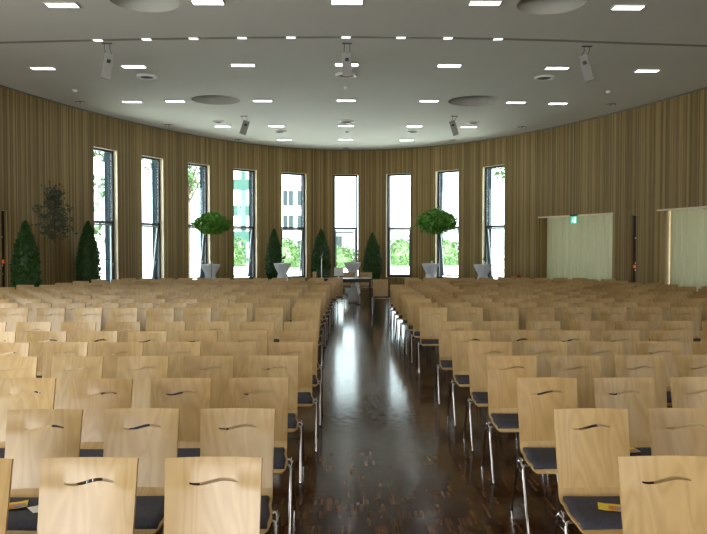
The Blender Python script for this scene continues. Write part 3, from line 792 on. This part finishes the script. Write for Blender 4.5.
# grey-leaved tree on the left
Y = 18.2; X = at_depth(55, 246, Y).x
t_ = thing('grey_leaved_tree', (X, Y, 0), 0, 'thin grey-leaved tree with airy crown between the two left cypresses', 'potted tree')
meshob('pot', potbm(.24, .36), M['pot'], t_, True)
bm = B(); lathe(bm, [(.22, .31), (.001, .32)], 16); meshob('soil', bm, M['soil'], t_)
bm = B(); tube(bm, [(0, 0, .3), (.01, 0, 1.6), (-.01, 0, 2.4), (.02, 0, 3.2)], [.022, .018, .012, .005], 7); meshob('trunk', bm, M['bark'], t_)
bm = B(); pts = []
for k in range(26):
    z = 1.95 + 1.15 * k / 26; a = k * 2.4; L_ = (.40 if k < 16 else .22) * random.uniform(.6, 1.05)
    e = Vector((L_ * cos(a), L_ * sin(a), z + .22)); tube(bm, [(0, 0, z - .1), (L_ * .5 * cos(a), L_ * .5 * sin(a), z + .02), e], [.009, .006, .003], 5)
    for _ in range(34):
        f_ = random.uniform(.35, 1.1); pts.append((e.x * f_ + random.gauss(0, .06), e.y * f_ + random.gauss(0, .06), z - .1 + .32 * f_ + random.gauss(0, .07)))
meshob('branches', bm, M['bark'], t_)
leaves(pts, .05, 'crown', M['olive'], t_, .4)

# ------------------------------------------------------------------ tall tables with white cloths
def high_table(px, ytop, Y, hw, label, deco):
    c = at_depth(px, ytop, Y); h = c.z; r = hw * Y / F
    t_ = thing('cocktail_table', (c.x, Y, 0), 0, label, 'cocktail table', 'cocktail tables with white cloths')
    bm = B(); lathe(bm, [(.001, h - .03), (r, h - .03), (r, h - .003), (.001, h - .003)], 28); meshob('table_top', bm, M['white'], t_, False)
    bm = B(); tube(bm, [(0, 0, .03), (0, 0, h - .03)], .03, 12); meshob('pole', bm, M['chrome'], t_)
    bm = B(); lathe(bm, [(.001, 0), (.24, 0), (.24, .02), (.03, .035), (.001, .035)], 24); meshob('foot', bm, M['chrome'], t_, True)
    cl = bpy.data.objects
    bm = B()
    lathe(bm, [(.001, h), (r * .98, h), (r + .006, h - .012), (r * .95, h - .07), (r * .80, h - .18), (r * .56, h - .32), (r * .50, h - .37), (r * .56, h - .43), (r * .72, h - .62), (r * .84, h - .9), (r * .9, .04)], 60,
          wob=lambda a, z: (.035 * sin(a * 15) + .02 * sin(a * 7 + 1)) if z < h - .02 else 0)
    bm.verts.ensure_lookup_table()
    o = meshob('tablecloth', bm, M['linen'], None, True); o.location = (c.x, Y, 0)
    tag(o, 'white stretch cloth over the ' + 'cocktail table ' + label.split('table ', 1)[1], 'tablecloth', 'white cocktail table cloths')
    d = thing('table_posy' if deco == 'p' else 'candle_glass', (c.x + r * .15, Y - .05, h + .001), 0, ('small green posy in a vase on the ' if deco == 'p' else 'small candle in a glass on the ') + label.replace('white-clothed ', ''), 'posy' if deco == 'p' else 'candle', 'decorations on cocktail tables')
    bm = B(); lathe(bm, [(.001, 0), (.03, 0), (.034, .09), (.03, .09), (.026, .01), (.001, .01)], 14); meshob('glass_vase', bm, M['white'], d, True)
    if deco == 'p': leaves([(random.gauss(0, .03), random.gauss(0, .03), .15 + abs(random.gauss(0, .04))) for _ in range(90)], .03, 'leaves', M['ball'], d)
    else:
        bm = B(); lathe(bm, [(.001, .02), (.018, .02), (.018, .16), (.001, .162)], 10); meshob('candle', bm, M['wax'], d, True)
        bm = B(); tube(bm, [(0, 0, .16), (0, 0, .175)], .0015, 5); meshob('wick', bm, M['black'], d)
high_table(210.3, 264.2, 24.2, 9.5, 'white-clothed table below the third window', 'c')
high_table(282.3, 263.2, 25.3, 8.5, 'white-clothed table below the fifth window', 'p')
high_table(352.5, 262.4, 26.2, 8.3, 'white-clothed table below the central window', 'c')
high_table(430.3, 263.4, 25.8, 8.3, 'white-clothed table left of the eighth window', 'p')
high_table(483, 264.4, 24.6, 9.2, 'white-clothed table below the ninth window', 'p')

# ------------------------------------------------------------------ dark table with things on it
Y = 22.4
xa, xb = at_depth(311, 279, Y).x, at_depth(371.5, 279, Y).x
t_ = thing('speaker_table', ((xa + xb) / 2, Y, 0), 0, 'long low dark wooden table at the end of the aisle', 'table')
L_ = xb - xa; hT = .77
bm = B(); box(bm, (0, 0, hT - .02), (L_, .7, .04), bev=.004); meshob('table_top', bm, M['tabletop'], t_)
bm = B()
for s in (-1, 1): box(bm, (0, s * .29, hT - .08), (L_ - .12, .02, .08)); box(bm, (s * (L_ / 2 - .06), 0, hT - .08), (.02, .56, .08))
meshob('apron', bm, M['tabletop'], t_)
for s in (-1, 1):
    for q in (-1, 1):
        bm = B(); box(bm, (s * (L_ / 2 - .05), q * .3, (hT - .04) / 2), (.045, .045, hT - .04), bev=.004); meshob('leg', bm, M['black'], t_)
tx = (xa + xb) / 2
c = at_depth(338.8, 277, Y)
mo = thing('computer_monitor', (c.x, Y, hT + .0), 0.15, 'white monitor standing on the dark table', 'monitor')
bm = B(); box(bm, (0, 0, .2), (.29, .05, .26), bev=.01); meshob('screen_housing', bm, M['white'], mo)
bm = B(); box(bm, (0, .03, .05), (.05, .03, .1)); box(bm, (0, 0, .006), (.2, .16, .012), bev=.003); meshob('stand', bm, M['white'], mo)
for k, (px, w) in enumerate(((367, .22), (366, .2), (364, .15))):
    bm = B(); box(bm, (0, 0, 0), (w, .25, .006)); o = meshob('paper_sheet', bm, M['paper']); cc = at_depth(px, 277, Y); o.location = (cc.x, Y - .1, hT + .003 + .007 * k); o.rotation_euler = (0, 0, .2 * k)
    tag(o, ['white paper lying lowest on the right end of the dark table', 'white paper in the middle of the small pile on the dark table', 'white paper on top of the small pile on the dark table'][k], 'paper', 'papers on the dark table')
# wooden lectern edge, wire rack and microphone stand
c = at_depth(313.5, 272, Y - .05); bm = B(); 
bx = thing('wooden_box', (c.x + .03, Y, hT), 0, 'small upright orange wooden box at left end of dark table', 'box')
bm = B(); 
for s in (-1, 1): box(bm, (s * .05, 0, .10), (.012, .1, .2))
box(bm, (0, 0, .006), (.088, .1, .012)); box(bm, (0, 0, .194), (.088, .1, .012)); meshob('carcass', bm, M['plyedge'], bx)
bm = B(); box(bm, (0, .03, .1), (.088, .01, .176)); meshob('back_panel', bm, M['ply'], bx)
c0, c1 = at_depth(317, 277, Y), at_depth(331, 277, Y)
rk = thing('wire_rack', ((c0.x + c1.x) / 2, Y + .05, hT), 0, 'black wire rack standing on the dark table beside the monitor', 'rack')
w = c1.x - c0.x; bm = B()
for s in (-1, 1):
    tube(bm, [(s * w / 2, -.12, .006), (s * w / 2, -.12, .25), (s * w / 2, .12, .25), (s * w / 2, .12, .006)], .006, 6)
for y in (-.12, .12):
    for z in (.08, .16, .25): tube(bm, [(-w / 2, y, z), (w / 2, y, z)], .005, 6)
meshob('frame', bm, M['grille'], rk)
bm = B()
for k in range(9): x = -w / 2 + w * (k + 1) / 10; tube(bm, [(x, -.12, .08), (x, .12, .08), (x, .12, .25)], .003, 5)
meshob('wires', bm, M['grille'], rk)
def mic(px, ytop, Y, label, base=True):
    c = at_depth(px, 246, Y); h = at_depth(px, ytop, Y).z
    t_ = thing('microphone_stand', (c.x, Y, 0), 0, label, 'microphone stand', 'microphone stands')
    bm = B(); lathe(bm, [(.001, 0), (.15, 0), (.15, .012), (.02, .03), (.001, .03)], 24); meshob('base', bm, M['black'], t_, True)
    bm = B(); tube(bm, [(0, 0, .03), (0, 0, h)], .012, 8); meshob('pole', bm, M['chrome'], t_)
    bm = B(); tube(bm, [(-.06, 0, h - .08), (.02, 0, h + .02), (.05, -.02, h + .05)], .009, 6); meshob('boom', bm, M['chrome'], t_)
    bm = B(); lathe(bm, [(.001, 0), (.016, .01), (.022, .09), (.03, .12), (.028, .15), (.001, .165)], 12)
    for v in bm.verts: v.co = Matrix.Rotation(R(25), 3, 'Y') @ v.co + Vector((.05, -.02, h + .04))
    meshob('microphone', bm, M['black'], t_, True)
mic(321.5, 256, Y - .6, 'slim microphone stand with boom before the left part of the table')
# white cloth bundle and low stand in the aisle before the table
c = at_depth(357, 299, 21.6)
t_ = thing('floor_stand', (c.x + .05, c.y, 0), 0, 'low stand on a round black foot in the aisle before the table', 'stand')
bm = B(); lathe(bm, [(.001, 0), (.13, 0), (.13, .014), (.02, .03), (.001, .03)], 24); meshob('base', bm, M['black'], t_, True)
bm = B(); tube(bm, [(0, 0, .03), (0, 0, .52)], .012, 8); meshob('pole', bm, M['chrome'], t_)
bm = B()
lathe(bm, [(.15, 0), (.19, .05), (.18, .18), (.13, .32), (.07, .40), (.06, .46), (.075, .52), (.05, .58), (.001, .60)], 32, wob=lambda a, z: .10 * sin(a * 5 + z * 9) + .05 * sin(a * 11))
o = meshob('cloth_bundle', bm, M['white'], None, True); cc = at_depth(353.5, 295, 22.5); o.location = (cc.x, cc.y, 0)
tag(o, 'crumpled white cloth bundle standing on the floor under the dark table', 'cloth')
# two chairs of the same kind behind the table
for px, lb in ((349, 'plywood chair behind the dark table, directly below the central cocktail table'), (366, 'plywood chair behind the dark table, at its right end')):
    place_chair(at_depth(px, 246, 24.3).x, 24.3, 0, lb)
# red cloth item at the far right rows
p = at_depth(516, 277, 21.4)
bm = B(); lathe(bm, [(.001, 0), (.09, 0), (.13, .08), (.11, .2), (.05, .27), (.001, .28)], 20, wob=lambda a, z: .12 * sin(a * 3 + z * 10))
ch_ = place_chair(p.x, 21.3, 0, 'plywood chair apart from the rows, with a red cloth on it, below the ninth window')
o = meshob('red_jacket', bm, M['redcloth'], None, True)
for v in o.data.vertices: v.co.z *= 1.75; v.co.x *= .9
o.location = (p.x - .02, 21.3 - YO - .02, .4445); tag(o, 'red jacket bundled on a far chair right of the ninth window', 'jacket')

# ------------------------------------------------------------------ outdoors
bm = B(); box(bm, (0, 60, -.12), (260, 190, .05)); tag(meshob('ground', bm, M['pave']), 'pale paved ground outside', kind='structure')
bm = B(); box(bm, (0, 99, -.085), (200, 14, .03)); tag(meshob('lawn', bm, M['grass']), 'green lawn beyond the paving', 'lawn', kind='stuff')
def tree(x, y, h, r, n, label, name='broadleaf_tree', ls=.16):
    t_ = thing(name, (x, y, -.07), 0, label, 'tree', 'trees outside the windows')
    bm = B(); tube(bm, [(0, 0, 0), (.1, 0, h * .35), (0, .1, h * .75)], [.22, .16, .06], 8)
    for k in range(7):
        a = k * 2.4; tube(bm, [(.05, 0, h * .4 + .1 * k), (r * .6 * cos(a), r * .6 * sin(a), h * .6 + .15 * k)], [.08, .03], 6)
    meshob('trunk', bm, M['bark'], t_)
    pts = []; cl = [(random.gauss(0, r * .45), random.gauss(0, r * .45), h * .68 + random.gauss(0, h * .14)) for _ in range(26)]
    for _ in range(n):
        c = random.choice(cl); pts.append((c[0] + random.gauss(0, r * .17), c[1] + random.gauss(0, r * .17), c[2] + random.gauss(0, r * .17)))
    leaves(pts, ls, 'crown', M['outtree'], t_, .5)
tree(-12.7, 33, 9, 2.0, 2200, 'leafy tree outside the first window at the far left')
tree(-8.6, 39, 10, 1.9, 1300, 'leafy tree outside the second and third windows')
tree(12.6, 50, 11, 2.6, 1100, 'loose leafy tree outside the ninth window', ls=.2)
def bush(x, y, sx, sy, sz, label):
    t_ = thing('garden_bush', (x, y, -.07), 0, label, 'bush', 'bushes outside the windows')
    pts = []
    for _ in range(1600):
        v = Vector((random.gauss(0, 1), random.gauss(0, 1), abs(random.gauss(0, 1)))).normalized() * random.uniform(.8, 1.05)
        pts.append((v.x * sx, v.y * sy, v.z * sz))
    def core(bm): lathe(bm, [(min(sx, sy) * .8, 0), (min(sx, sy) * .85, sz * .3), (min(sx, sy) * .5, sz * .7), (.01, sz * .85)], 12)
    leaves(pts, .11, 'foliage', M['outtree'], t_, .5, core=core)
    bm = B(); tube(bm, [(0, 0, 0), (0, 0, sz * .5)], .05, 6); meshob('stem', bm, M['bark'], t_)
bush(-10.6, 66, 2.4, 1.8, 2.9, 'rounded bush outside the fourth window')
bush(-5.2, 62, 2.2, 1.8, 2.6, 'rounded bush outside the fifth window')
bush(-.4, 60, 2.2, 1.6, 1.9, 'rounded bush outside the central window')
bush(5.4, 68, 2.6, 1.8, 3.0, 'rounded bush outside the seventh window')
bush(9.8, 70, 2.2, 1.8, 2.9, 'rounded bush outside the eighth window')
# buildings
def building(cx, y, w, h, base, win, label, cols, floors):
    t_ = thing('office_building', (cx, y, -.07), 0, label, 'building', 'buildings outside')
    bm = B(); box(bm, (0, 4, h / 2), (w, 8, h)); meshob('wall', bm, base, t_)
    for f in range(floors):
        z = h / floors * (f + .52)
        for c in range(cols):
            x = -w / 2 + w / cols * (c + .5)
            bm = B(); box(bm, (x, -.02, z), (w / cols * .72, .08, h / floors * .6)); wo = meshob('window', bm, win, t_)
            bm = B(); box(bm, (x, -.08, z), (.08, .05, h / floors * .6)); meshob('mullion', bm, M['white'], wo)
    bm = B(); box(bm, (0, 3.9, h + .1), (w + .4, 8.4, .25)); meshob('roof_edge', bm, M['white'], t_)
building(-11.6, 76, 5.6, 11, M['teal'], M['facade'], 'teal building with pale windows outside the fourth window', 3, 4)
building(-7.2, 92, 5.5, 9.5, M['facade'], M['dkglass'], 'white building with dark openings outside the central window', 3, 3)
# low dark kiosk seen through the lower central window
t_ = thing('garden_shed', (-.9, 66, -.07), 0, 'low pale shed with a dark opening outside the central window', 'shed')
bm = B(); box(bm, (0, 1.2, 1.5), (3.2, 2.4, 3.0)); meshob('wall', bm, M['facade'], t_)
bm = B(); box(bm, (-.2, -.02, 1.9), (1.8, .06, 1.7)); meshob('door', bm, M['dkglass'], t_)
bm = B(); box(bm, (0, 1.2, 3.08), (3.5, 2.8, .16)); meshob('roof', bm, M['black'], t_)
